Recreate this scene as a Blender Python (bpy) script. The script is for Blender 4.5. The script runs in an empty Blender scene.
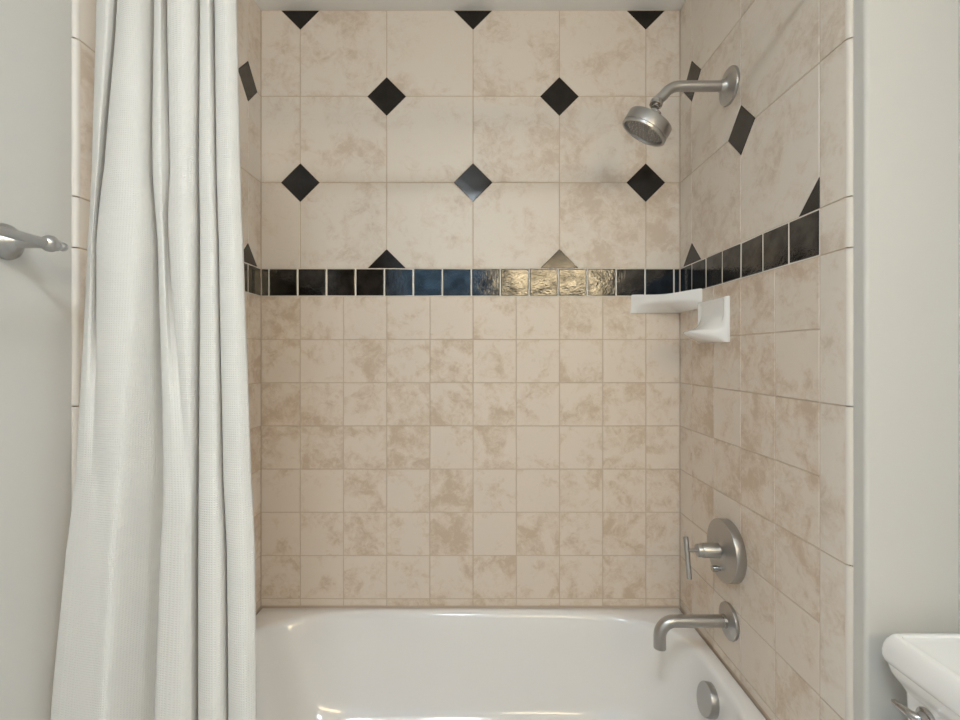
import bpy, bmesh, math, random
from mathutils import Vector, Matrix

random.seed(7)
scene = bpy.context.scene
COL = scene.collection
PI = math.pi

# ------------------------------------------------------------------ camera, exposure, world
cam_data = bpy.data.cameras.new('camera')
cam_data.sensor_width = 36.0
cam_data.lens = 485.5 / 960 * 36.0
cam_data.shift_y = -5.5 / 960
cam_data.clip_start = 0.02
cam = bpy.data.objects.new('camera', cam_data)
cam.location = (0.0, 0.0, 1.283)
cam.rotation_euler = (PI / 2, 0, 0)
COL.objects.link(cam)
scene.camera = cam

vs = scene.view_settings
vs.view_transform = 'Standard'
vs.look = 'None'
vs.gamma = 1.0
vs.use_curve_mapping = False
vs.exposure = 1.10
scene.cycles.max_bounces = 12
scene.cycles.diffuse_bounces = 8
scene.cycles.glossy_bounces = 6

world = bpy.data.worlds.new('world')
world.use_nodes = True
world.node_tree.nodes['Background'].inputs[0].default_value = (0.55, 0.75, 1.0, 1)
world.node_tree.nodes['Background'].inputs[1].default_value = 1.0
scene.world = world

# lamp strengths (the lamps themselves are built further down)
CEILING_FILL = 25.0      # radiance of the two added ceiling fill lamps
VANITY_LAMP = 7.6       # radiance of the vanity light's diffuser
WINDOW_LIGHT = 0.8       # radiance of the frosted, daylit pane

# ------------------------------------------------------------------ room measures (metres)
FLOOR = 0.0
CEIL = 2.516
XL, XR = -0.784, 0.716        # faces of the tiles left and right
YB = 1.738                    # face of the tiles on the back wall
TT = 0.010                    # tile thickness with its bed
YEND = 0.943                  # where the tiled side walls end
YSTUB = 0.913                 # painted end of the stub wall
XWR = 0.899                   # painted wall behind the toilet
XWV = 2.00                    # wall of the wider part of the room behind the camera
YNIB = -0.15                  # where the wall behind the toilet ends
YF = -1.40                    # wall behind the camera
RIM = 0.380                   # tub rim


# ------------------------------------------------------------------ helpers
def link(name, me, mat=None, parent=None):
    o = bpy.data.objects.new(name, me)
    COL.objects.link(o)
    if parent is not None:
        o.parent = parent
    if mat is not None and len(me.materials) == 0:
        me.materials.append(mat)
    return o


def tag(o, label=None, cat=None, group=None, kind=None):
    if label:
        o['label'] = label
    if cat:
        o['category'] = cat
    if group:
        o['group'] = group
    if kind:
        o['kind'] = kind
    return o


def thing(name, label, cat, loc=(0, 0, 0)):
    o = bpy.data.objects.new(name, None)
    o.empty_display_size = 0.05
    COL.objects.link(o)
    o.location = loc
    return tag(o, label, cat)


class MB:
    """collects vertices and faces in world space; build() makes one mesh object"""

    def __init__(self):
        self.v, self.f, self.s = [], [], []

    def add(self, vs_, fs, smooth=False):
        b = len(self.v)
        self.v += [tuple(p) for p in vs_]
        self.f += [[i + b for i in f] for f in fs]
        self.s += [smooth] * len(fs)
        return self

    def box(self, a, b):
        x0, y0, z0 = a
        x1, y1, z1 = b
        vs_ = [(x0, y0, z0), (x1, y0, z0), (x1, y1, z0), (x0, y1, z0), (x0, y0, z1), (x1, y0, z1), (x1, y1, z1), (x0, y1, z1)]
        return self.add(vs_, [(0, 3, 2, 1), (4, 5, 6, 7), (0, 1, 5, 4), (1, 2, 6, 5), (2, 3, 7, 6), (3, 0, 4, 7)])

    def lathe(self, prof, origin, axis, n=40, cap0=True, cap1=True):
        """prof: list of (distance along axis, radius)"""
        a = Vector(axis).normalized()
        t = Vector((0, 0, 1)) if abs(a.z) < 0.9 else Vector((0, 1, 0))
        u = a.cross(t).normalized()
        w = a.cross(u).normalized()
        o = Vector(origin)
        vs_, fs = [], []
        for d, r in prof:
            for i in range(n):
                an = 2 * PI * i / n
                vs_.append(o + a * d + (u * math.cos(an) + w * math.sin(an)) * r)
        for k in range(len(prof) - 1):
            for i in range(n):
                j = (i + 1) % n
                fs.append((k * n + i, (k + 1) * n + i, (k + 1) * n + j, k * n + j))
        if cap0:
            fs.append(tuple(range(n)))
        if cap1:
            fs.append(tuple((len(prof) - 1) * n + i for i in reversed(range(n))))
        return self.add(vs_, fs, True)

    def tube(self, pts, rad, n=24):
        pts = [Vector(p) for p in pts]
        m = len(pts)
        rad = rad if isinstance(rad, (list, tuple)) else [rad] * m
        vs_, fs = [], []
        u = None
        for k in range(m):
            d = (pts[min(k + 1, m - 1)] - pts[max(k - 1, 0)]).normalized()
            if u is None:
                t = Vector((0, 1, 0)) if abs(d.y) < 0.9 else Vector((0, 0, 1))
                u = d.cross(t).normalized()
            else:
                u = (u - d * u.dot(d)).normalized()
            w = d.cross(u).normalized()
            for i in range(n):
                an = 2 * PI * i / n
                vs_.append(pts[k] + (u * math.cos(an) + w * math.sin(an)) * rad[k])
        for k in range(m - 1):
            for i in range(n):
                j = (i + 1) % n
                fs.append((k * n + i, k * n + j, (k + 1) * n + j, (k + 1) * n + i))
        fs.append(tuple(reversed(range(n))))
        fs.append(tuple((m - 1) * n + i for i in range(n)))
        return self.add(vs_, fs, True)

    def loft(self, rings, cap0=True, cap1=True, smooth=True):
        n = len(rings[0])
        vs_, fs = [], []
        for r in rings:
            vs_ += r
        for k in range(len(rings) - 1):
            for i in range(n):
                j = (i + 1) % n
                fs.append((k * n + i, k * n + j, (k + 1) * n + j, (k + 1) * n + i))
        if cap0:
            fs.append(tuple(reversed(range(n))))
        if cap1:
            fs.append(tuple((len(rings) - 1) * n + i for i in range(n)))
        return self.add(vs_, fs, smooth)

    def build(self, name, mat, parent=None, bevel=0.0, seg=3, angle=None):
        org, up = Vector((0, 0, 0)), parent
        while up is not None:
            org += Vector(up.location)
            up = up.parent
        me = bpy.data.meshes.new(name)
        me.from_pydata([tuple(Vector(p) - org) for p in self.v], [], self.f)
        bm = bmesh.new()
        bm.from_mesh(me)
        bmesh.ops.remove_doubles(bm, verts=bm.verts, dist=1e-6)
        bmesh.ops.recalc_face_normals(bm, faces=bm.faces)
        if bevel > 0:
            es = [e for e in bm.edges if len(e.link_faces) == 2 and e.calc_face_angle(0) > 0.6]
            bmesh.ops.bevel(bm, geom=es, offset=bevel, segments=seg, affect='EDGES', profile=0.5)
            for f in bm.faces:
                f.smooth = True
        bm.to_mesh(me)
        bm.free()
        if any(self.s) or bevel > 0:
            for p in me.polygons:
                p.use_smooth = True
            me.set_sharp_from_angle(angle=angle or math.radians(42))
        return link(name, me, mat, parent)


def arc(c, r, a0, a1, n, fx):
    return [fx(c, r, a0 + (a1 - a0) * i / n) for i in range(n + 1)]


# ------------------------------------------------------------------ materials
def new_mat(name):
    m = bpy.data.materials.new(name)
    m.use_nodes = True
    nt = m.node_tree
    return m, nt, nt.nodes['Principled BSDF']


def simple(name, col, rough=0.5, metal=0.0, spec=0.5, coat=0.0, bump=None, ior=None):
    m, nt, b = new_mat(name)
    b.inputs['Base Color'].default_value = (*col, 1)
    b.inputs['Roughness'].default_value = rough
    b.inputs['Metallic'].default_value = metal
    b.inputs['Specular IOR Level'].default_value = spec
    b.inputs['Coat Weight'].default_value = coat
    if ior:
        b.inputs['IOR'].default_value = ior
    if bump:
        sc, st, dist = bump
        tc = nt.nodes.new('ShaderNodeTexCoord')
        no = nt.nodes.new('ShaderNodeTexNoise')
        no.inputs['Scale'].default_value = sc
        no.inputs['Detail'].default_value = 3
        bp = nt.nodes.new('ShaderNodeBump')
        bp.inputs['Strength'].default_value = st
        bp.inputs['Distance'].default_value = dist
        nt.links.new(tc.outputs['Object'], no.inputs['Vector'])
        nt.links.new(no.outputs['Fac'], bp.inputs['Height'])
        nt.links.new(bp.outputs['Normal'], b.inputs['Normal'])
    return m


def math_node(nt, op, a=None, b=None, c=None):
    n = nt.nodes.new('ShaderNodeMath')
    n.operation = op
    for i, x in enumerate((a, b, c)):
        if x is None:
            continue
        if isinstance(x, (int, float)):
            n.inputs[i].default_value = x
        else:
            nt.links.new(x, n.inputs[i])
    return n.outputs[0]


def ramp(nt, fac, stops):
    r = nt.nodes.new('ShaderNodeValToRGB')
    el = r.color_ramp.elements
    while len(el) < len(stops):
        el.new(0.5)
    for e, (p, c) in zip(el, stops):
        e.position = p
        e.color = (*c, 1)
    nt.links.new(fac, r.inputs[0])
    return r.outputs[0]


def tile_material(name, light, mid, dark, freq, rough=0.42):
    """cloudy travertine-look glaze; every tile (object) gets its own clouds and tone"""
    m, nt, b = new_mat(name)
    L = nt.links
    tc = nt.nodes.new('ShaderNodeTexCoord')
    oi = nt.nodes.new('ShaderNodeObjectInfo')
    rnd = oi.outputs['Random']
    off = nt.nodes.new('ShaderNodeVectorMath')
    off.operation = 'ADD'
    comb = nt.nodes.new('ShaderNodeCombineXYZ')
    L.new(math_node(nt, 'MULTIPLY', rnd, 37.0), comb.inputs[0])
    L.new(math_node(nt, 'MULTIPLY', rnd, 91.0), comb.inputs[1])
    L.new(math_node(nt, 'MULTIPLY', rnd, 13.0), comb.inputs[2])
    L.new(tc.outputs['Object'], off.inputs[0])
    L.new(comb.outputs[0], off.inputs[1])
    vec = off.outputs[0]

    def noise(scale, detail, rgh, dist):
        n = nt.nodes.new('ShaderNodeTexNoise')
        n.inputs['Scale'].default_value = scale
        n.inputs['Detail'].default_value = detail
        n.inputs['Roughness'].default_value = rgh
        n.inputs['Distortion'].default_value = dist
        L.new(vec, n.inputs['Vector'])
        return n.outputs['Fac']
    cloud = noise(freq, 4, 0.55, 0.6)
    vein = noise(freq * 3.2, 9, 0.68, 1.2)
    fine = noise(freq * 16, 4, 0.6, 0.0)
    c1 = math_node(nt, 'MULTIPLY', cloud, 0.62)
    c2 = math_node(nt, 'MULTIPLY_ADD', vein, 0.42, c1)
    c3 = math_node(nt, 'MULTIPLY_ADD', fine, 0.10, c2)
    # tone of the single tile: a fraction with its own random number
    r2 = math_node(nt, 'FRACT', math_node(nt, 'MULTIPLY', rnd, 7.31))
    c4 = math_node(nt, 'ADD', c3, math_node(nt, 'MULTIPLY_ADD', r2, 0.12, -0.06))
    colr = ramp(nt, c4, [(0.44, dark), (0.535, mid), (0.60, light), (0.78, light)])
    L.new(colr, b.inputs['Base Color'])
    b.inputs['Roughness'].default_value = rough
    bp = nt.nodes.new('ShaderNodeBump')
    bp.inputs['Strength'].default_value = 0.25
    bp.inputs['Distance'].default_value = 0.001
    L.new(vein, bp.inputs['Height'])
    L.new(bp.outputs['Normal'], b.inputs['Normal'])
    return m


def glaze_material(name, col, rough, ior, parts, gloss):
    """dark glaze with an uneven, orange-peel surface; parts: list of (scale, distance)"""
    m, nt, b = new_mat(name)
    L = nt.links
    b.inputs['Base Color'].default_value = (*col, 1)
    b.inputs['Roughness'].default_value = rough
    b.inputs['IOR'].default_value = ior
    tc = nt.nodes.new('ShaderNodeTexCoord')
    oi = nt.nodes.new('ShaderNodeObjectInfo')
    off = nt.nodes.new('ShaderNodeVectorMath')
    off.operation = 'ADD'
    comb = nt.nodes.new('ShaderNodeCombineXYZ')
    L.new(math_node(nt, 'MULTIPLY', oi.outputs['Random'], 53.0), comb.inputs[0])
    L.new(math_node(nt, 'MULTIPLY', oi.outputs['Random'], 17.0), comb.inputs[1])
    L.new(tc.outputs['Object'], off.inputs[0])
    L.new(comb.outputs[0], off.inputs[1])
    prev = None
    for sc, dist in parts:
        no = nt.nodes.new('ShaderNodeTexNoise')
        no.inputs['Scale'].default_value = sc
        no.inputs['Detail'].default_value = 2
        L.new(off.outputs[0], no.inputs['Vector'])
        bp = nt.nodes.new('ShaderNodeBump')
        bp.inputs['Strength'].default_value = 1.0
        bp.inputs['Distance'].default_value = dist
        L.new(no.outputs['Fac'], bp.inputs['Height'])
        if prev is not None:
            L.new(prev, bp.inputs['Normal'])
        prev = bp.outputs['Normal']
    L.new(prev, b.inputs['Normal'])
    # cloudy glaze: its gloss differs from place to place
    cl = nt.nodes.new('ShaderNodeTexNoise')
    cl.inputs['Scale'].default_value = 26
    cl.inputs['Detail'].default_value = 5
    L.new(off.outputs[0], cl.inputs['Vector'])
    mr = nt.nodes.new('ShaderNodeMapRange')
    mr.inputs['From Min'].default_value = 0.35
    mr.inputs['From Max'].default_value = 0.65
    mr.inputs['To Min'].default_value = gloss[0]
    mr.inputs['To Max'].default_value = gloss[1]
    L.new(cl.outputs['Fac'], mr.inputs['Value'])
    L.new(mr.outputs[0], b.inputs['Specular IOR Level'])
    return m


def emit_material(name, col, strength):
    m = bpy.data.materials.new(name)
    m.use_nodes = True
    nt = m.node_tree
    nt.nodes.remove(nt.nodes['Principled BSDF'])
    e = nt.nodes.new('ShaderNodeEmission')
    e.inputs[0].default_value = (*col, 1)
    e.inputs[1].default_value = strength
    nt.links.new(e.outputs[0], nt.nodes['Material Output'].inputs[0])
    return m


def curtain_material():
    m, nt, b = new_mat('waffle_cotton')
    L = nt.links
    b.inputs['Base Color'].default_value = (0.675, 0.66, 0.635, 1)
    b.inputs['Roughness'].default_value = 0.9
    b.inputs['Specular IOR Level'].default_value = 0.1
    uv = nt.nodes.new('ShaderNodeTexCoord').outputs['UV']
    sep = nt.nodes.new('ShaderNodeSeparateXYZ')
    L.new(uv, sep.inputs[0])
    k = 2 * PI / 0.0042
    sx = math_node(nt, 'SINE', math_node(nt, 'MULTIPLY', sep.outputs[0], k))
    sy = math_node(nt, 'SINE', math_node(nt, 'MULTIPLY', sep.outputs[1], k))
    hgt = math_node(nt, 'MAXIMUM', sx, sy)
    bp = nt.nodes.new('ShaderNodeBump')
    bp.inputs['Strength'].default_value = 0.55
    bp.inputs['Distance'].default_value = 0.0006
    L.new(hgt, bp.inputs['Height'])
    L.new(bp.outputs['Normal'], b.inputs['Normal'])
    return m


def brushed_material(name, col, rough):
    m, nt, b = new_mat(name)
    L = nt.links
    b.inputs['Base Color'].default_value = (*col, 1)
    b.inputs['Metallic'].default_value = 1.0
    no = nt.nodes.new('ShaderNodeTexNoise')
    no.inputs['Scale'].default_value = 60
    no.inputs['Detail'].default_value = 4
    mp = nt.nodes.new('ShaderNodeMapping')
    mp.inputs['Scale'].default_value = (1, 6, 6)
    tc = nt.nodes.new('ShaderNodeTexCoord')
    L.new(tc.outputs['Object'], mp.inputs[0])
    L.new(mp.outputs[0], no.inputs['Vector'])
    r = math_node(nt, 'MULTIPLY_ADD', no.outputs['Fac'], 0.12, rough - 0.06)
    L.new(r, b.inputs['Roughness'])
    return m


M = {}
M['tile_large'] = tile_material('beige_wall_tile', (0.765, 0.70, 0.63), (0.73, 0.65, 0.57), (0.63, 0.535, 0.445), 9.0)
M['tile_small'] = tile_material('beige_small_tile', (0.755, 0.67, 0.585), (0.71, 0.61, 0.51), (0.60, 0.48, 0.37), 11.0)
M['bullnose_edge'] = simple('bullnose_edge_glare', (0.67, 0.63, 0.58), 0.4)  # glare along the rounded edges is put into this paler colour
M['grout'] = simple('sand_grout', (0.60, 0.50, 0.40), 0.9, bump=(300, 0.3, 0.0005))
M['grout_white'] = simple('white_grout', (0.78, 0.75, 0.70), 0.85, bump=(300, 0.3, 0.0005))
M['black_border'] = glaze_material('black_border_glaze', (0.010, 0.0075, 0.006), 0.10, 1.60, [(11, 0.0014), (80, 0.0002), (150, 0.00032)], (0.30, 0.72))
M['black_accent'] = glaze_material('black_accent_glaze', (0.013, 0.010, 0.008), 0.14, 1.50, [(14, 0.0006), (260, 0.00010)], (0.40, 0.50))
M['paint'] = simple('wall_paint', (0.60, 0.59, 0.565), 0.6, bump=(160, 0.12, 0.0008))
M['ceiling'] = simple('ceiling_paint', (0.86, 0.87, 0.88), 0.75, bump=(120, 0.15, 0.001))
M['floor'] = simple('floor_tile_grey', (0.48, 0.48, 0.48), 0.4)
M['enamel'] = simple('white_tub_enamel', (0.86, 0.86, 0.865), 0.12, coat=0.3)
M['ceramic'] = simple('white_ceramic', (0.90, 0.90, 0.90), 0.10, coat=0.3)
M['nickel'] = brushed_material('brushed_nickel', (0.47, 0.465, 0.46), 0.34)
M['chrome'] = simple('polished_chrome', (0.50, 0.49, 0.48), 0.18, metal=1.0)
M['rubber'] = simple('grey_spray_rubber', (0.26, 0.25, 0.24), 0.5)
M['dark'] = simple('dark_gap', (0.03, 0.03, 0.03), 0.6)
M['curtain'] = curtain_material()
M['lamp'] = emit_material('fill_diffuser', (0.83, 0.93, 1.0), CEILING_FILL)
M['vanity'] = emit_material('vanity_diffuser', (1.0, 0.79, 0.48), VANITY_LAMP)
M['daylight'] = emit_material('daylit_frosted_pane', (0.26, 0.56, 0.86), WINDOW_LIGHT)
M['white_frame'] = simple('white_frame_paint', (0.75, 0.75, 0.74), 0.4)

# how far single border tiles lean (yaw, pitch)
BORDER_TILT = {5: (0.013, 0.0), 6: (0.008, 0.002), 7: (0.004, -0.002), 8: (0.002, 0.001), 9: (0.001, 0.0), 10: (0.0, 0.001), 11: (-0.002, 0.0), 12: (-0.008, 0.001)}

# plan of the gathered curtain at several heights: (height, [(x, y) ...])
CURTAIN = [
    (2.081, [(-0.735,0.983), (-0.747,0.953), (-0.715,0.935), (-0.708,0.946), (-0.718,0.980), (-0.697,0.939), (-0.667,0.924), (-0.649,0.930), (-0.641,0.948), (-0.645,0.980), (-0.629,0.939), (-0.611,0.928), (-0.612,0.944), (-0.614,0.967), (-0.604,0.937), (-0.574,0.926), (-0.555,0.940), (-0.560,0.985), (-0.545,0.939), (-0.526,0.928), (-0.523,0.939), (-0.533,0.985), (-0.518,0.939), (-0.492,0.926), (-0.479,0.939), (-0.482,0.951)]),
    (1.962, [(-0.739,0.980), (-0.751,0.950), (-0.716,0.930), (-0.710,0.942), (-0.723,0.980), (-0.698,0.934), (-0.666,0.918), (-0.647,0.924), (-0.640,0.944), (-0.646,0.980), (-0.627,0.934), (-0.608,0.922), (-0.610,0.940), (-0.612,0.965), (-0.601,0.932), (-0.568,0.920), (-0.549,0.936), (-0.556,0.985), (-0.539,0.934), (-0.518,0.922), (-0.516,0.934), (-0.527,0.985), (-0.511,0.934), (-0.483,0.920), (-0.470,0.934), (-0.473,0.946)]),
    (1.640, [(-0.735,0.965), (-0.747,0.935), (-0.722,0.915), (-0.722,0.925), (-0.732,0.960), (-0.711,0.919), (-0.673,0.903), (-0.642,0.909), (-0.633,0.929), (-0.640,0.965), (-0.620,0.919), (-0.598,0.907), (-0.594,0.925), (-0.596,0.945), (-0.586,0.917), (-0.557,0.905), (-0.541,0.921), (-0.549,0.970), (-0.532,0.919), (-0.508,0.907), (-0.503,0.919), (-0.515,0.970), (-0.499,0.919), (-0.470,0.905), (-0.456,0.919), (-0.459,0.931)]),
    (1.498, [(-0.737,0.958), (-0.749,0.928), (-0.729,0.910), (-0.728,0.916), (-0.734,0.940), (-0.721,0.913), (-0.681,0.898), (-0.641,0.902), (-0.626,0.930), (-0.630,0.965), (-0.607,0.914), (-0.589,0.902), (-0.592,0.918), (-0.590,0.930), (-0.584,0.912), (-0.552,0.900), (-0.538,0.916), (-0.545,0.965), (-0.527,0.914), (-0.502,0.902), (-0.496,0.914), (-0.509,0.965), (-0.492,0.914), (-0.462,0.900), (-0.448,0.914), (-0.451,0.926)]),
    (1.054, [(-0.737,0.930), (-0.749,0.900), (-0.731,0.889), (-0.718,0.885), (-0.705,0.882), (-0.692,0.879), (-0.671,0.873), (-0.646,0.874), (-0.625,0.920), (-0.610,0.955), (-0.580,0.889), (-0.558,0.877), (-0.544,0.875), (-0.533,0.875), (-0.527,0.877), (-0.523,0.879), (-0.523,0.891), (-0.531,0.940), (-0.515,0.889), (-0.484,0.877), (-0.476,0.889), (-0.484,0.940), (-0.470,0.889), (-0.436,0.875), (-0.421,0.889), (-0.424,0.901)]),
    (0.921, [(-0.745,0.918), (-0.757,0.888), (-0.740,0.880), (-0.725,0.876), (-0.711,0.872), (-0.695,0.868), (-0.674,0.864), (-0.650,0.864), (-0.630,0.916), (-0.613,0.951), (-0.580,0.880), (-0.554,0.868), (-0.537,0.864), (-0.527,0.864), (-0.523,0.870), (-0.519,0.872), (-0.520,0.882), (-0.527,0.931), (-0.511,0.880), (-0.479,0.868), (-0.466,0.880), (-0.474,0.931), (-0.459,0.880), (-0.426,0.866), (-0.410,0.880), (-0.413,0.892)]),
    (0.634, [(-0.760,0.904), (-0.772,0.874), (-0.755,0.866), (-0.739,0.862), (-0.723,0.858), (-0.705,0.854), (-0.683,0.850), (-0.655,0.850), (-0.635,0.902), (-0.616,0.938), (-0.581,0.866), (-0.556,0.854), (-0.536,0.850), (-0.525,0.850), (-0.518,0.856), (-0.515,0.860), (-0.513,0.868), (-0.519,0.917), (-0.503,0.866), (-0.471,0.854), (-0.457,0.866), (-0.463,0.917), (-0.449,0.866), (-0.416,0.852), (-0.401,0.866), (-0.404,0.878)]),
    (0.160, [(-0.757,0.887), (-0.769,0.857), (-0.752,0.849), (-0.735,0.845), (-0.719,0.841), (-0.701,0.837), (-0.678,0.833), (-0.649,0.833), (-0.630,0.885), (-0.610,0.921), (-0.575,0.849), (-0.549,0.837), (-0.528,0.833), (-0.518,0.833), (-0.510,0.839), (-0.507,0.843), (-0.504,0.851), (-0.510,0.900), (-0.493,0.849), (-0.462,0.837), (-0.447,0.849), (-0.453,0.900), (-0.439,0.849), (-0.406,0.835), (-0.393,0.849), (-0.396,0.861)]),
]

# ------------------------------------------------------------------ the room shell
def structure(name, boxes, mat):
    mb = MB()
    for a, b in boxes:
        mb.box(a, b)
    return tag(mb.build(name, mat), kind='structure')


T = 0.10
XLW, XRW, YBW = XL - TT, XR + TT, YB + TT        # faces of the walls under the tiles
floor = structure('floor', [((XLW - T, YF - T, -T), (XWV + T, YBW + T, 0.0))], M['floor'])
ceiling = structure('ceiling', [((XLW - T, YF - T, CEIL), (XWV + T, YBW + T, CEIL + T))], M['ceiling'])
wall_back = structure('wall_back', [((XLW - T, YBW, 0.0), (XRW, YBW + T, CEIL))], M['paint'])
wall_left = structure('wall_left', [((XLW - T, YF, 0.0), (XLW, YBW, CEIL))], M['paint'])
# stub wall between tub and toilet, with a rounded painted corner
mb = MB()
r = 0.008
out = [(XRW, YBW + T), (XRW, YSTUB + r)]
out += [(XRW + r - r * math.cos(a), YSTUB + r - r * math.sin(a)) for a in [PI / 2 * i / 6 for i in range(1, 7)]]
out += [(XWR, YSTUB), (XWR, YBW + T)]
mb.loft([[(x, y, 0.0) for x, y in out], [(x, y, CEIL) for x, y in out]])
wall_right = tag(mb.build('wall_right', M['paint']), kind='structure')
wall_toilet = structure('wall_toilet_side', [((XWR, YNIB, 0.0), (XWV + T, YBW + T, CEIL))], M['paint'])

wall_vanity = structure('wall_vanity_side', [((XWV, YF, 0.0), (XWV + T, YNIB, CEIL))], M['paint'])

# wall behind the camera, with an opening for the high window
WX0, WX1, WZ0, WZ1 = -0.76, 0.12, 1.70, 2.30
wall_front = structure('wall_front', [((XLW - T, YF - T, 0.0), (XWV + T, YF, WZ0)), ((XLW - T, YF - T, WZ1), (XWV + T, YF, CEIL)),
                                      ((XLW - T, YF - T, WZ0), (WX0, YF, WZ1)), ((WX1, YF - T, WZ0), (XWV + T, YF, WZ1))], M['paint'])
window = thing('window_1', None, None, (0, YF - 0.05, WZ0))
tag(window, kind='structure')
mb = MB()
fw = 0.03
mb.box((WX0, YF - 0.07, WZ0), (WX1, YF - 0.03, WZ0 + fw)).box((WX0, YF - 0.07, WZ1 - fw), (WX1, YF - 0.03, WZ1))
mb.box((WX0, YF - 0.07, WZ0 + fw), (WX0 + fw, YF - 0.03, WZ1 - fw)).box((WX1 - fw, YF - 0.07, WZ0 + fw), (WX1, YF - 0.03, WZ1 - fw))
mb.box(((WX0 + WX1) / 2 - 0.012, YF - 0.07, WZ0 + fw), ((WX0 + WX1) / 2 + 0.012, YF - 0.03, WZ1 - fw))
mb.build('window_frame', M['white_frame'], window)
for xa, xb in ((WX0 + fw, (WX0 + WX1) / 2 - 0.012), ((WX0 + WX1) / 2 + 0.012, WX1 - fw)):
    MB().box((xa, YF - 0.056, WZ0 + fw), (xb, YF - 0.050, WZ1 - fw)).build('pane', M['daylight'], window)

# ------------------------------------------------------------------ tiles
GAP = 0.0030
ROWS = [CEIL, 2.2073, 1.8988, 1.591]             # joints of the large tiles, last one is the border's top
STRIP0, STRIP1 = 1.4913, 1.591
SMALL = [STRIP0 - 0.1547 * k for k in range(8)] + [RIM + 0.002]
RD = 0.0690                                      # half diagonal of the black accents


def clip_poly(poly, a, b, c):
    """keep a*u + b*v <= c"""
    res = []
    for i in range(len(poly)):
        p, q = poly[i], poly[(i + 1) % len(poly)]
        dp, dq = a * p[0] + b * p[1] - c, a * q[0] + b * q[1] - c
        if dp <= 0:
            res.append(p)
        if (dp < 0 < dq) or (dq < 0 < dp):
            t = dp / (dp - dq)
            res.append((p[0] + (q[0] - p[0]) * t, p[1] + (q[1] - p[1]) * t))
    out_ = []
    for p in res:
        if not out_ or math.hypot(p[0] - out_[-1][0], p[1] - out_[-1][1]) > 1e-5:
            out_.append(p)
    return out_


def inset_poly(poly, d):
    n = len(poly)
    res = []
    for i in range(n):
        p0, p1, p2 = Vector(poly[i - 1]), Vector(poly[i]), Vector(poly[(i + 1) % n])
        e1, e2 = (p1 - p0).normalized(), (p2 - p1).normalized()
        n1, n2 = Vector((-e1.y, e1.x)), Vector((-e2.y, e2.x))
        k = (n1 + n2) / (1 + n1.dot(n2))
        q = p1 + k * d
        res.append((q.x, q.y))
    return res


TILE_CACHE = {}
PROFILE = {'tile': [(0, 0.0005), (0, 0.0086), (0.0010, 0.0100)],
           'accent_tile': [(0, 0.0005), (0, 0.0086), (0.0012, 0.0100)],
           'border_tile': [(0, 0.0005), (0, 0.0080), (0.0012, 0.0093), (0.0032, 0.0100)]}


def tile_mesh(kind, poly, mat):
    cu = sum(p[0] for p in poly) / len(poly)
    cv = sum(p[1] for p in poly) / len(poly)
    loc = [(p[0] - cu, p[1] - cv) for p in poly]
    key = (kind, mat.name, tuple((round(a, 4), round(b, 4)) for a, b in loc))
    if key not in TILE_CACHE:
        n = len(loc)
        vs_, fs = [], []
        for ins, h in PROFILE[kind]:
            vs_ += [(u, v, h) for u, v in (inset_poly(loc, ins) if ins else loc)]
        m = len(PROFILE[kind])
        for k in range(m - 1):
            for i in range(n):
                j = (i + 1) % n
                fs.append((k * n + i, k * n + j, (k + 1) * n + j, (k + 1) * n + i))
        fs.append(tuple((m - 1) * n + i for i in range(n)))
        me = bpy.data.meshes.new(kind)
        me.from_pydata(vs_, [], fs)
        me.materials.append(mat)
        TILE_CACHE[key] = me
    return TILE_CACHE[key], cu, cv


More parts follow.
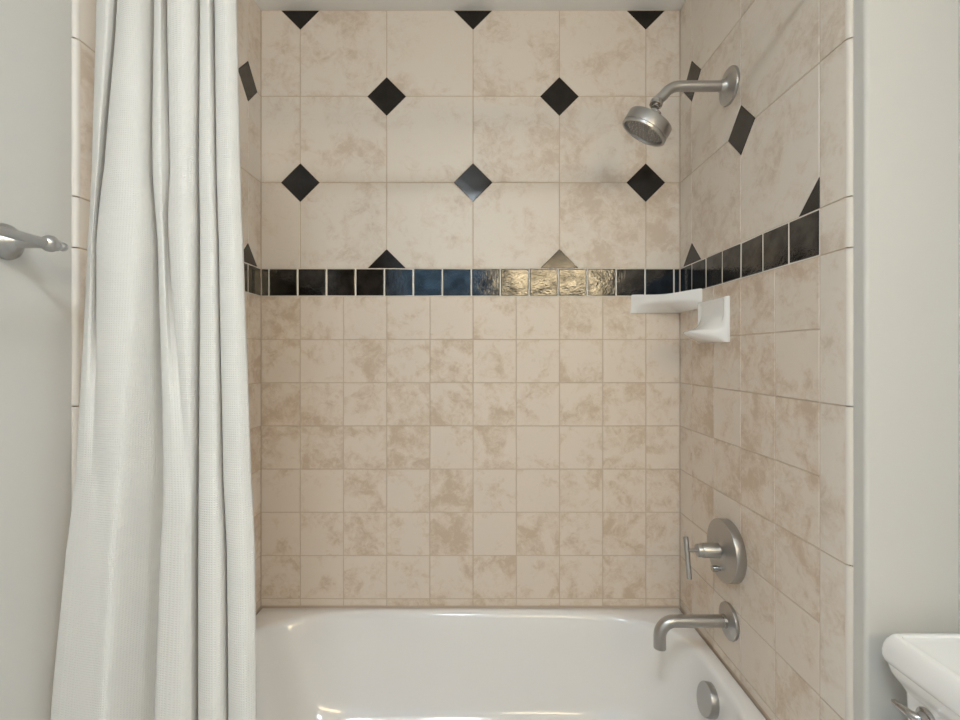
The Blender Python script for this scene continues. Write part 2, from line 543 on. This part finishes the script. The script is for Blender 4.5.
class Wall:
    def __init__(self, obj, origin, u, n):
        self.obj, self.o, self.u, self.n = obj, Vector(origin), Vector(u), Vector(n)
        self.v = Vector((0, 0, 1))

    def put(self, kind, poly, mat, tilt=(0, 0)):
        me, cu, cv = tile_mesh(kind, poly, mat)
        o = link(kind, me, None, self.obj)
        p = self.o + self.u * cu + self.v * cv
        rot = Matrix((self.u, self.v, self.n)).transposed()
        o.matrix_world = Matrix.Translation(p) @ rot.to_4x4() @ Matrix.Rotation(tilt[0], 4, 'Y') @ Matrix.Rotation(tilt[1], 4, 'X')
        return o

    def rect(self, kind, u0, u1, v0, v1, mat, tilt=(0, 0), gap=GAP):
        g = gap / 2
        if u1 - u0 < 2 * gap or v1 - v0 < 2 * gap:
            return
        return self.put(kind, [(u0 + g, v0 + g), (u1 - g, v0 + g), (u1 - g, v1 - g), (u0 + g, v1 - g)], mat, tilt)

    def big_tiles(self, cols, nodes, parity):
        """cols: joints along u incl. both ends; nodes: inner joints (grid nodes) with their index; parity(index, row)"""
        dia = [(u, ROWS[r_]) for k, u in nodes for r_ in range(4) if parity(k, r_)]
        g = GAP / 2
        for i in range(len(cols) - 1):
            for r_ in range(3):
                u0, u1, v1, v0 = cols[i] + g, cols[i + 1] - g, ROWS[r_] - g, ROWS[r_ + 1] + g
                poly = [(u0, v0), (u1, v0), (u1, v1), (u0, v1)]
                for du, dv in dia:
                    if min(abs(cols[i] - du), abs(cols[i + 1] - du)) > 0.001 or min(abs(ROWS[r_] - dv), abs(ROWS[r_ + 1] - dv)) > 0.001:
                        continue
                    su = 1 if (u0 + u1) / 2 > du else -1
                    sv = 1 if (v0 + v1) / 2 > dv else -1
                    poly = clip_poly(poly, -su, -sv, -(su * du + sv * dv) - (RD + 0.0015))
                self.put('tile', poly, M['tile_large'])
        lo, hi = cols[0] + g, cols[-1] - g
        for du, dv in dia:
            poly = [(du, dv - RD), (du + RD, dv), (du, dv + RD), (du - RD, dv)]
            for a, b, c in ((1, 0, hi), (-1, 0, -lo), (0, 1, CEIL - g), (0, -1, -(STRIP1 + g))):
                poly = clip_poly(poly, a, b, c)
            if len(poly) > 2:
                self.put('accent_tile', poly, M['black_accent'], (random.gauss(0, 0.004), random.gauss(0, 0.004)))


def grout_slab(wall, a, b, sa, sb):
    MB().box(a, b).build('grout_bed', M['grout'], wall)
    MB().box(sa, sb).build('border_grout', M['grout_white'], wall)


GD = 0.0018       # grout lies this far behind the tile faces
# ---- back wall
grout_slab(wall_back, (XL - 0.009, YB + GD, 0.0), (XR + 0.009, YBW, CEIL), (XL + 0.002, YB + GD - 0.0009, STRIP0), (XR - 0.002, YBW, STRIP1))
W = Wall(wall_back, (0, YBW, 0), (1, 0, 0), (0, -1, 0))
nodes = [(k, -0.6437 + 0.3094 * k) for k in range(5)]
W.big_tiles([XL] + [u for _, u in nodes] + [XR], nodes, lambda k, r_: (k + r_) % 2 == 0)
cols = [XL] + [-0.6437 + 0.1547 * k for k in range(9)] + [XR]
for i in range(10):
    for r_ in range(8):
        W.rect('tile', cols[i], cols[i + 1], SMALL[r_ + 1], SMALL[r_], M['tile_small'])
cols = [XL] + [-0.756 + 0.1036 * k for k in range(15)] + [XR]
for i in range(16):
    W.rect('border_tile', cols[i], cols[i + 1], STRIP0, STRIP1, M['black_border'],
           BORDER_TILT.get(i, (random.gauss(0, 0.003), random.gauss(0, 0.003))), 0.0030)


# ---- side walls: w runs from the back corner towards the camera
WC = [0.0, 0.095, 0.2497, 0.4044, 0.5591, 0.7138]
WEND = YB - YEND


def bullnose_mesh(hgt, wid, flip):
    """tile with one rounded outer edge; u from 0 to wid, rounded at the wid end"""
    rr = 0.0095
    prof = [(0, 0.0005), (0, 0.009), (0.001, TT)] + [(wid - rr + rr * math.sin(a), TT - rr + rr * math.cos(a)) for a in [PI / 2 * i / 6 for i in range(7)]] + [(wid, 0.0005)]
    if flip:
        prof = [(-u, h) for u, h in prof]
    n = len(prof)
    vs_ = [(u, -hgt / 2, h) for u, h in prof] + [(u, hgt / 2, h) for u, h in prof]
    fs = [(i, (i + 1) % n, (i + 1) % n + n, i + n) for i in range(n)] + [tuple(reversed(range(n))), tuple(range(n, 2 * n))]
    if not flip:
        fs = [tuple(reversed(f)) for f in fs]
    me = bpy.data.meshes.new('bullnose_tile')
    me.from_pydata(vs_, [], fs)
    me.materials.append(M['tile_large'])
    me.materials.append(M['bullnose_edge'])
    for p in me.polygons:
        if 3 <= p.index <= 9:
            p.material_index = 1
        p.use_smooth = True
    bm = bmesh.new()
    bm.from_mesh(me)
    bmesh.ops.recalc_face_normals(bm, faces=bm.faces)
    bm.to_mesh(me)
    bm.free()
    me.set_sharp_from_angle(angle=math.radians(35))
    return me


def side_wall(wall, origin, u, n, s, xa, xb):
    """s = +1 when u grows towards the camera"""
    W = Wall(wall, origin, u, n)
    def span(a, b):
        return (a, b) if s > 0 else (-b, -a)
    nodes_ = [(0, s * 0.095), (1, s * 0.4044), (2, s * 0.7138)]
    cols_ = sorted([0.0] + [x for _, x in nodes_])
    W.big_tiles(cols_, nodes_, lambda k, r_: (k + r_) % 2 == 1)
    for i in range(5):
        a, b = span(WC[i], WC[i + 1])
        for r_ in range(8):
            W.rect('tile', a, b, SMALL[r_ + 1], SMALL[r_], M['tile_small'])
    sc_ = [0.0] + [0.095 + 0.10313 * k for k in range(7)]
    for i in range(7):
        a, b = span(sc_[i], sc_[i + 1])
        W.rect('border_tile', a, b, STRIP0, STRIP1, M['black_border'], (random.gauss(0, 0.004), random.gauss(0, 0.004)), 0.0030)
    zz = ROWS + [STRIP0 - 0.3094 * k for k in range(5)] + [0.001]
    for k in range(len(zz) - 1):
        hgt = zz[k] - zz[k + 1] - GAP
        me = bullnose_mesh(hgt, WEND - 0.7138 - GAP / 2, s < 0)
        o = link('bullnose_tile', me, None, wall)
        p = W.o + W.u * (s * (0.7138 + GAP / 2)) + Vector((0, 0, (zz[k] + zz[k + 1]) / 2))
        o.matrix_world = Matrix.Translation(p) @ Matrix((W.u, W.v, W.n)).transposed().to_4x4()


grout_slab(wall_right, (XR + GD, YEND + 0.011, 0.0), (XRW, YB, CEIL), (XR + GD - 0.0009, YB - 0.7138, STRIP0), (XRW, YB - 0.002, STRIP1))
side_wall(wall_right, (XRW, YB, 0), (0, -1, 0), (-1, 0, 0), 1, XR, XRW)
grout_slab(wall_left, (XLW, YEND + 0.011, 0.0), (XL - GD, YB, CEIL), (XLW, YB - 0.7138, STRIP0), (XL - GD + 0.0009, YB - 0.002, STRIP1))
side_wall(wall_left, (XLW, YB, 0), (0, 1, 0), (1, 0, 0), -1, XLW, XL)


# ------------------------------------------------------------------ bathtub
def bathtub():
    tub = thing('bathtub', 'glossy white alcove bathtub below the beige tiled walls', 'bathtub', (-0.03, 1.35, 0))
    x0, x1, y0, y1 = XL + 0.002, XR - 0.002, 0.972, YB - 0.002
    N = 96
    cx, cy = -0.035, 1.345

    def ring(left, right, back, front, z, nl, nr):
        pts = []
        for i in range(N):
            a = 2 * PI * i / N
            c, s = math.cos(a), math.sin(a)
            t = (c + 1) / 2
            e = nl + (nr - nl) * t
            rx = right if c > 0 else left
            ry = back if s > 0 else front
            pts.append((cx + rx * math.copysign(abs(c) ** (2 / e), c), cy + ry * math.copysign(abs(s) ** (2 / e), s), z))
        return pts

    def outer(z, d=0.0):
        pts = []
        for i in range(N):
            a = 2 * PI * i / N
            c, s = math.cos(a), math.sin(a)
            k = max(abs(c), abs(s))
            c, s = c / k, s / k
            pts.append((cx + (c * (x1 - d - cx) if c > 0 else -c * (x0 + d - cx)), cy + (s * (y1 - d - cy) if s > 0 else -s * (y0 + d - cy)), z))
        return pts
    rings = [outer(0.002), outer(RIM - 0.012), outer(RIM - 0.004, 0.002), outer(RIM, 0.008)]
    spec = [  # left, right, back, front, depth below the rim, exponent left / right
        (0.722, 0.712, 0.368, 0.300, 0.000, 5.0, 3.6),
        (0.714, 0.705, 0.361, 0.293, 0.002, 5.0, 3.6),
        (0.707, 0.701, 0.355, 0.287, 0.008, 5.0, 3.6),
        (0.702, 0.699, 0.350, 0.283, 0.018, 5.0, 3.6),
        (0.690, 0.696, 0.342, 0.278, 0.050, 4.8, 3.6),
        (0.670, 0.690, 0.328, 0.270, 0.100, 4.6, 3.6),
        (0.630, 0.676, 0.308, 0.258, 0.170, 4.4, 3.6),
        (0.585, 0.655, 0.285, 0.245, 0.240, 4.2, 3.6),
        (0.560, 0.625, 0.268, 0.235, 0.280, 4.0, 3.6),
        (0.530, 0.600, 0.245, 0.215, 0.308, 3.8, 3.5),
        (0.490, 0.560, 0.210, 0.185, 0.326, 3.6, 3.4),
        (0.400, 0.470, 0.150, 0.130, 0.336, 3.4, 3.2),
        (0.200, 0.250, 0.070, 0.060, 0.339, 3.0, 3.0)]
    for l, r_, b, f, d, nl, nr in spec:
        rings.append(ring(l, r_, b, f, RIM - d, nl, nr))
    mb = MB().loft(rings)
    mb.build('shell', M['enamel'], tub, angle=math.radians(60))
    # overflow cover on the sloping end below the spout
    ax = Vector((-0.97, 0, 0.20)).normalized()
    p = Vector((0.6675, 1.378, RIM - 0.081))
    ov = MB().lathe([(-0.02, 0.028), (0.004, 0.028), (0.004, 0.0430), (0.007, 0.0445), (0.030, 0.0445), (0.0325, 0.0430), (0.0330, 0.041), (0.0330, 0.001)], p, ax, 48)
    tag(ov.build('overflow_cover', M['nickel'], tub), 'round brushed nickel overflow cover')
    MB().lathe([(0.0, 0.033), (0.006, 0.033), (0.008, 0.030), (0.008, 0.001)], (0.33, 1.33, RIM - 0.339), (0, 0, 1), 32).build('drain', M['nickel'], tub)


bathtub()

# ------------------------------------------------------------------ shower fittings on the right wall
YP = 1.388        # depth of the plumbing line


def shower_head():
    z = 2.050
    t = thing('wall_shower', 'round brushed nickel shower head on a bent wall arm', 'shower', (XR, YP, z))
    MB().lathe([(0, 0.0515), (0.005, 0.0525), (0.008, 0.0510), (0.010, 0.040), (0.013, 0.025), (0.020, 0.0185), (0.030, 0.0165)], (XR, YP, z), (-1, 0, 0), 56).build('wall_flange', M['nickel'], t)
    # arm: level, then bent down by 62 degrees
    R = 0.055
    xb = 0.572
    pts = [(XR - 0.01, YP, z), (0.64, YP, z), (xb, YP, z)]
    for i in range(1, 13):
        a = math.radians(56) * i / 12
        pts.append((xb - R * math.sin(a), YP, z - R * (1 - math.cos(a))))
    e = Vector(pts[-1])
    d = Vector((-math.cos(math.radians(56)), 0, -math.sin(math.radians(56))))
    end = Vector((0.5060, YP, 2.007))
    pts.append(tuple(e + (end - e) * 0.5))
    pts.append(tuple(end))
    MB().tube(pts, 0.0148, 28).build('arm', M['nickel'], t)
    n = Vector((-0.50, 0.17, -0.85)).normalized()
    face = Vector((0.4665, YP, 1.9165))
    top = face - n * 0.040
    nut = MB().lathe([(-0.002, 0.012), (0.0, 0.0175), (0.008, 0.0185), (0.014, 0.0175), (0.015, 0.0115), (0.022, 0.0115)], end, (top - end).normalized(), 32)
    nut.build('swivel_nut', M['chrome'], t)
    col = MB().lathe([(-0.028, 0.010), (-0.026, 0.0165), (-0.012, 0.0180), (-0.010, 0.021), (0.003, 0.021)], top, n, 32)
    col.build('collar', M['chrome'], t)
    hd = MB().lathe([(-0.002, 0.020), (-0.001, 0.060), (0.001, 0.0655), (0.0025, 0.0663), (0.032, 0.0668), (0.033, 0.0650), (0.034, 0.0650), (0.035, 0.0672), (0.0405, 0.0672), (0.0415, 0.0660), (0.0415, 0.0600), (0.034, 0.0580)], top, n, 64, True, False)
    h = hd.build('head', M['nickel'], t)
    MB().lathe([(0.032, 0.0585), (0.0355, 0.056), (0.0370, 0.04), (0.0375, 0.001)], top, n, 48).build('spray_face', M['rubber'], h)
    noz = MB()
    tx = n.cross(Vector((0, 0, 1))).normalized()
    ty = n.cross(tx).normalized()
    for rr, k in ((0.012, 6), (0.024, 12), (0.036, 18), (0.048, 24)):
        for i in range(k):
            a = 2 * PI * i / k
            noz.lathe([(0.036, 0.0022), (0.0400, 0.0013)], top + tx * rr * math.cos(a) + ty * rr * math.sin(a), n, 6)
    tag(noz.build('spray_nozzles', M['nickel'], h), kind='stuff')


def shower_valve():
    z = 0.723
    t = thing('shower_valve', 'round brushed nickel shower valve plate with a bar handle', 'shower valve', (XR, YP, z))
    MB().lathe([(0, 0.0855), (0.002, 0.0870), (0.0262, 0.0870), (0.0270, 0.0864), (0.0278, 0.080), (0.031, 0.040), (0.0335, 0.024), (0.035, 0.022)], (XR, YP, z), (-1, 0, 0), 72).build('plate', M['nickel'], t)
    MB().lathe([(0.022, 0.0205), (0.080, 0.0205), (0.082, 0.0195), (0.082, 0.0180), (0.094, 0.0180), (0.096, 0.0165), (0.096, 0.001)], (XR, YP, z), (-1, 0, 0), 40).build('hub', M['nickel'], t)
    MB().lathe([(0.094, 0.0052), (0.1245, 0.0052)], (XR, YP, z), (-1, 0, 0), 20).build('stem', M['nickel'], t)
    ax = Vector((0, -0.235, -1)).normalized()
    MB().lathe([(-0.037, 0.0060), (-0.036, 0.0070), (0.075, 0.0070), (0.076, 0.0060)], (XR - 0.1245, YP, z), ax, 24).build('handle', M['nickel'], t)
    MB().lathe([(0.018, 0.0065), (0.038, 0.0065), (0.038, 0.0088), (0.052, 0.0088), (0.053, 0.0078), (0.053, 0.001)], (XR, YP, z - 0.052), (-1, 0, 0), 24).build('diverter_knob', M['chrome'], t)


def tub_spout():
    z = 0.521
    t = thing('tub_spout', 'brushed nickel tub spout bent down over the bathtub', 'spout', (XR, YP, z))
    MB().lathe([(0, 0.0495), (0.005, 0.0510), (0.0090, 0.0498), (0.0105, 0.042), (0.013, 0.025), (0.016, 0.0195)], (XR, YP, z), (-1, 0, 0), 56).build('wall_flange', M['nickel'], t)
    MB().lathe([(0.010, 0.0190), (0.024, 0.0190), (0.025, 0.0180), (0.025, 0.0165)], (XR, YP, z), (-1, 0, 0), 36).build('collar', M['chrome'], t)
    R = 0.042
    xb = 0.514 + R
    pts = [(XR - 0.012, YP, z), (0.64, YP, z), (xb, YP, z)]
    for i in range(1, 15):
        a = PI / 2 * i / 14
        pts.append((xb - R * math.sin(a), YP, z - R * (1 - math.cos(a))))
    pts.append((0.514, YP, z - R - 0.034))
    MB().tube(pts, 0.0172, 32).build('spout_tube', M['nickel'], t)
    MB().lathe([(0, 0.0150), (0.0012, 0.0150)], (0.514, YP, z - R - 0.0338), (0, 0, -1), 24).build('spout_mouth', M['dark'], t)


shower_head()
shower_valve()
tub_spout()


# ------------------------------------------------------------------ ceramic corner shelf and soap dish
def corner_shelf():
    z1 = 1.4965
    n = 24
    A = Vector((0.541, YB, 0))
    B = Vector((XR, 1.564, 0))
    C = Vector((XR, YB, 0))

    def outline(pull, inset, zf):
        """front edge from A to B, pulled towards the corner by pull (0..1)"""
        pts = []
        for i in range(n + 1):
            t = i / n
            p = A.lerp(B, t)
            p = p + Vector((-0.707, -0.707, 0)) * 0.010 * math.sin(PI * t)
            wall_p = A.lerp(C, t * 2) if t < 0.5 else C.lerp(B, t * 2 - 1)
            q = p.lerp(wall_p + Vector((-0.004, -0.004, 0)), pull)
            q = q.lerp(Vector((0.66, 1.682, 0)), inset)
            pts.append((q.x, q.y, zf(t)))
        c = C.lerp(Vector((0.66, 1.682, 0)), inset)
        pts.append((c.x, c.y, zf(0.5)))
        return pts
    dip = lambda t: -0.0085 * math.sin(PI * t) ** 1.5
    rings = [outline(0.97, 0, lambda t: z1 - 0.0655), outline(0.86, 0, lambda t: z1 - 0.0645),
             outline(0.45, 0, lambda t: z1 - 0.053), outline(0.12, 0, lambda t: z1 - 0.040), outline(0.02, 0, lambda t: z1 - 0.034),
             outline(0.0, 0, lambda t: z1 - 0.028), outline(0, 0, lambda t: z1 + dip(t) - 0.003), outline(0.015, 0.02, lambda t: z1 + dip(t)),
             outline(0.03, 0.10, lambda t: z1 + dip(t)), outline(0.04, 0.15, lambda t: z1 - 0.016), outline(0.04, 0.5, lambda t: z1 - 0.020)]
    o = MB().loft(rings).build('corner_shelf', M['ceramic'])
    tag(o, 'white ceramic corner shelf below the black border tiles', 'shelf')


def soap_dish():
    ya, yb = 1.574, 1.391
    nu, zc = 40, 1.283
    # (base projection, extra projection of the tray, height)
    P = [(0.0, 0, 0.036), (0.008, 0.0, 0.0350), (0.0120, 0.008, 0.0370), (0.0135, 0.026, 0.0425), (0.0138, 0.044, 0.0485), (0.0138, 0.060, 0.0550), (0.0138, 0.070, 0.0605),
         (0.0138, 0.074, 0.0650), (0.0138, 0.074, 0.0690), (0.0138, 0.069, 0.0720), (0.013, 0.060, 0.0740), (0.012, 0.047, 0.0780), (0.010, 0.036, 0.0840), (0.0085, 0.026, 0.0920),
         (0.007, 0.017, 0.102), (0.0065, 0.010, 0.113), (0.006, 0.005, 0.126), (0.007, 0.002, 0.142), (0.009, 0.0, 0.156), (0.0130, 0, 0.163), (0.0125, 0, 0.1665), (0.009, 0, 0.168), (0.0, 0, 0.168)]
    rings = []
    for i in range(nu + 1):
        u = i / nu
        if i in (0, nu):
            k = 0.55
        elif i in (1, nu - 1):
            k = 0.92
        else:
            k = 1.0
        e = abs(2 * u - 1)
        # the tray tapers to nothing at the flat ends of the plate
        t = max(0.0, 1 - max(0.0, (e - 0.05) / 0.90) ** 2.4)
        rim_ = max(0.0, min(1.0, (e - 0.80) / 0.12))
        y = ya + (yb - ya) * u
        ring_ = []
        for b, ex, h in P:
            base = b + (0.014 - b) * rim_ if 0.01 < b and h < 0.16 or (0.0715 < h < 0.16) else b
            if h < 0.0365 or h > 0.166:
                base = b
            pr = base * k + ex * t
            hh = h if (t > 0.2 or h > 0.16 or h < 0.04) else h
            ring_.append((XR - max(pr, 0.0), y, zc + hh))
        rings.append(ring_)
    o = MB().loft(rings).build('soap_dish', M['ceramic'], angle=math.radians(70))
    tag(o, 'white ceramic scooped soap dish on the right tiled wall beside the corner shelf', 'soap dish')


corner_shelf()
soap_dish()


# ------------------------------------------------------------------ shower curtain
def hermite(p0, p1, p2, p3, t, k):
    m1, m2 = (p2 - p0) * k, (p3 - p1) * k
    t2, t3 = t * t, t * t * t
    return p1 * (2 * t3 - 3 * t2 + 1) + m1 * (t3 - 2 * t2 + t) + p2 * (-2 * t3 + 3 * t2) + m2 * (t3 - t2)


def shower_curtain():
    rod_z, rod_y = 2.105, 0.955
    t = thing('shower_curtain', 'off-white waffle-weave shower curtain gathered in long folds', 'curtain', (-0.6, 0.87, CURTAIN[-1][0]))
    SU, SV = 7, 10
    prof = []
    for z, row in CURTAIN:
        pts = [Vector((x, y)) for x, y in row]
        line = []
        for i in range(len(pts) - 1):
            a, b, c, d = pts[max(i - 1, 0)], pts[i], pts[i + 1], pts[min(i + 2, len(pts) - 1)]
            for s in range(SU):
                line.append(hermite(a, b, c, d, s / SU, 0.42))
        line.append(pts[-1])
        prof.append((z, line))
    rows = []
    nrow = len(prof)
    for r_ in range(nrow - 1):
        idx = [max(r_ - 1, 0), r_, r_ + 1, min(r_ + 2, nrow - 1)]
        for s in range(SV if r_ < nrow - 2 else SV + 1):
            tt = s / SV
            z = prof[r_][0] + (prof[r_ + 1][0] - prof[r_][0]) * tt
            rows.append((z, [hermite(*(prof[k][1][j] for k in idx), tt, 0.5 if 0 < r_ < nrow - 2 else 0.4) for j in range(len(prof[0][1]))]))
    nu = len(rows[0][1])
    org = t.location
    vs_ = [(p.x - org.x, p.y - org.y, z - org.z) for z, line in rows for p in line]
    fs = [(r_ * nu + j, (r_ + 1) * nu + j, (r_ + 1) * nu + j + 1, r_ * nu + j + 1) for r_ in range(len(rows) - 1) for j in range(nu - 1)]
    me = bpy.data.meshes.new('curtain_cloth')
    me.from_pydata(vs_, [], fs)
    # uv in metres: length along the gathered cloth and height
    ref = rows[len(rows) // 2][1]
    acc = [0.0]
    for j in range(1, nu):
        acc.append(acc[-1] + (ref[j] - ref[j - 1]).length)
    uvl = me.uv_layers.new(name='cloth')
    for lp in me.loops:
        r_, j = divmod(lp.vertex_index, nu)
        uvl.data[lp.index].uv = (acc[j], rows[r_][0])
    for p in me.polygons:
        p.use_smooth = True
    o = link('curtain_cloth', me, M['curtain'], t)
    so = o.modifiers.new('thickness', 'SOLIDIFY')
    so.thickness = 0.0012
    # rings
    ztop = CURTAIN[0][0]
    for x, y in [CURTAIN[0][1][k] for k in (1, 6, 11, 15, 19, 23)]:
        pts = [(x, rod_y + 0.019 * math.cos(a), rod_z - 0.004 + 0.019 * math.sin(a)) for a in [2 * PI * i / 20 for i in range(21)]]
        mb_ = MB().tube(pts, 0.0016, 8)
        mb_.tube([(x, rod_y, rod_z - 0.022), (x, y, ztop - 0.012)], 0.0016, 8)
        mb_.build('curtain_ring', M['nickel'], t)
    rod = thing('curtain_rod', 'straight brushed nickel shower curtain rod between the side walls', 'curtain rod', (0, rod_y, rod_z))
    MB().tube([(XL + 0.001, rod_y, rod_z), (XR - 0.001, rod_y, rod_z)], 0.0125, 24).build('tube', M['nickel'], rod)
    for x, s in ((XL, 1), (XR, -1)):
        MB().lathe([(0, 0.030), (0.006, 0.030), (0.012, 0.018), (0.025, 0.016)], (x, rod_y + 0.025 * 0, rod_z), (s, 0, 0), 32).build('end_flange', M['nickel'], rod)


shower_curtain()


# ------------------------------------------------------------------ towel bar on the left wall
def towel_bar():
    z, xb = 1.468, -0.7175
    t = thing('towel_bar', 'brushed nickel towel bar with ball finials on the painted left wall', 'towel bar', (XLW, 0.5, z))
    ys = (0.810, 0.198)
    for y in ys:
        MB().lathe([(0, 0.0290), (0.004, 0.0300), (0.008, 0.0285), (0.013, 0.0200), (0.017, 0.0185), (0.021, 0.0150), (0.026, 0.0095)], (XLW, y, z + 0.003), (1, 0, 0), 40).build('wall_flange', M['nickel'], t)
        MB().lathe([(0.020, 0.0100), (0.032, 0.0078), (0.060, 0.0078), (0.068, 0.0100)], (XLW, y, z), (1, 0, 0), 24).build('post', M['nickel'], t)
        s = 1 if y == ys[0] else -1
        prof = [(-0.0138 * math.cos(a), max(0.0138 * math.sin(a), 0.001)) for a in [PI * i / 14 for i in range(15)]]
        MB().lathe(prof, (xb, y, z), (0, s, 0), 32).build('ball', M['nickel'], t)
        fin = [(0.010, 0.0095), (0.0130, 0.0100), (0.0145, 0.0085), (0.0160, 0.0046), (0.0185, 0.0046)]
        fin += [(0.0250 - 0.0078 * math.cos(a), max(0.0078 * math.sin(a), 0.0008)) for a in [PI * i / 12 for i in range(3, 13)]]
        MB().lathe(fin, (xb, y, z), (0, s, 0), 28).build('finial', M['nickel'], t)
    MB().tube([(xb, ys[1], z), (xb, ys[0], z)], 0.0072, 24).build('bar', M['nickel'], t)


towel_bar()


# ------------------------------------------------------------------ toilet against the right wall, facing left
def rrect(x0, x1, y0, y1, rad, z, n=6):
    pts = []
    for cx, cy, a0 in ((x1 - rad, y1 - rad, 0), (x0 + rad, y1 - rad, PI / 2), (x0 + rad, y0 + rad, PI), (x1 - rad, y0 + rad, 3 * PI / 2)):
        for i in range(n + 1):
            a = a0 + PI / 2 * i / n
            pts.append((cx + rad * math.cos(a), cy + rad * math.sin(a), z))
    return pts


def toilet():
    ZT = 0.783
    xb, xf = XWR - 0.004, 0.7250
    y1, y0 = 0.884, 0.430
    t = thing('toilet', 'white ceramic toilet with a moulded tank lid against the right wall', 'toilet', (0.6, 0.657, 0))
    yc = (y0 + y1) / 2

    def ring_o(d, z, rad):
        """d: inset from the lid's widest outline"""
        return rrect(xf + d, xb, y0 + d, y1 - d, max(rad, 0.004), z)
    lid = [(0.030, -0.092, .010), (0.0235, -0.0915, .010), (0.0222, -0.088, .010), (0.0185, -0.081, .010), (0.013, -0.073, .010), (0.0095, -0.066, .010), (0.0075, -0.058, .010), (0.0068, -0.053, .010),
           (0.0020, -0.048, .011), (0.0, -0.040, .011), (0.0003, -0.030, .011), (0.0020, -0.020, .011), (0.0050, -0.011, .011), (0.0090, -0.004, .011), (0.0115, -0.001, .010),
           (0.0145, 0.0, .010), (0.0200, 0.0, .010), (0.0220, -0.0035, .009), (0.0240, -0.004, .009), (0.034, -0.0045, .008)]
    MB().loft([ring_o(d, ZT + h, r_) for d, h, r_ in lid]).build('tank_lid', M['ceramic'], t, angle=math.radians(35))
    tank = [(0.055, 0.400), (0.042, 0.405), (0.038, 0.43), (0.028, 0.55), (0.0245, 0.67), (0.0240, ZT - 0.0915)]
    MB().loft([ring_o(d, z, 0.012) for d, z in tank]).build('tank', M['ceramic'], t)
    # flush lever on the tank front, near the stub wall
    xt = xf + 0.0245
    zl, yl = 0.673, 0.813
    es = MB().lathe([(-0.004, 0.0165), (0.004, 0.0170), (0.006, 0.0160), (0.007, 0.0110), (0.016, 0.0085)], (xt, yl, zl), (-1, 0, 0), 32).build('lever_escutcheon', M['chrome'], t)
    MB().tube([(xt - 0.010, yl, zl), (xt - 0.017, yl + 0.003, zl), (xt - 0.021, yl + 0.009, zl + 0.001), (xt - 0.0245, yl + 0.020, zl + 0.003), (xt - 0.0285, yl + 0.033, zl + 0.005), (xt - 0.0295, yl + 0.036, zl + 0.005)],
              [0.0085, 0.0082, 0.0070, 0.0058, 0.0048, 0.0028], 20).build('flush_lever', M['chrome'], t)

    def egg(front, back, hw, z, n=40):
        pts = []
        for i in range(n):
            a = 2 * PI * i / n
            c, s = math.cos(a), math.sin(a)
            xx = 0.52 + (c * (back - 0.52) if c > 0 else -c * (front - 0.52))
            pts.append((xx, yc + hw * s, z))
        return pts
    MB().loft([egg(0.36, 0.80, 0.105, 0.001), egg(0.36, 0.80, 0.105, 0.03), egg(0.40, 0.78, 0.085, 0.10), egg(0.36, 0.77, 0.105, 0.22), egg(0.26, 0.77, 0.165, 0.33), egg(0.225, 0.77, 0.182, 0.385), egg(0.23, 0.765, 0.178, 0.398)]).build('bowl', M['ceramic'], t)
    MB().loft([egg(0.225, 0.715, 0.184, 0.399), egg(0.220, 0.718, 0.188, 0.407), egg(0.222, 0.716, 0.186, 0.417)]).build('seat', M['ceramic'], t)
    MB().loft([egg(0.224, 0.715, 0.185, 0.418), egg(0.220, 0.718, 0.188, 0.426), egg(0.235, 0.70, 0.172, 0.436), egg(0.30, 0.64, 0.11, 0.440)]).build('seat_lid', M['ceramic'], t)
    MB().lathe([(0, 0.10), (0.004, 0.10)], (0.80, yc, 0.397), (0, 0, 1), 24).build('tank_seat', M['ceramic'], t)


toilet()


# ------------------------------------------------------------------ lamps
def ceiling_fill_light(x, y, label):  # unseen lamp, added as fill for the alcove and room
    t = thing('ceiling_fill_light', label, 'ceiling light', (x, y, CEIL))
    MB().lathe([(0, 0.20), (0.020, 0.20), (0.022, 0.195), (0.022, 0.190)], (x, y, CEIL), (0, 0, -1), 48).build('rim', M['white_frame'], t)
    MB().lathe([(0.012, 0.189), (0.040, 0.185), (0.058, 0.150), (0.066, 0.08), (0.068, 0.002)], (x, y, CEIL), (0, 0, -1), 48).build('diffuser', M['lamp'], t)


def vanity_light():
    x0, x1, z = 0.24, 1.28, 2.03
    t = thing('vanity_light', 'long warm vanity light bar beside the high window', 'wall lamp', (0.76, YF, z))
    MB().box((x0 + 0.1, YF, z - 0.05), (x1 - 0.1, YF + 0.03, z + 0.05)).build('back_plate', M['nickel'], t, bevel=0.006)
    MB().box((x0, YF + 0.03, z - 0.115), (x1, YF + 0.09, z + 0.115)).build('diffuser', M['vanity'], t, bevel=0.02, seg=4)


ceiling_fill_light(-0.20, -0.45, 'added round frosted ceiling fill light nearest the high window')
ceiling_fill_light(1.25, -0.70, 'added round frosted ceiling fill light over the vanity corner')  # second unseen fill lamp, added to soften the shadows
vanity_light()
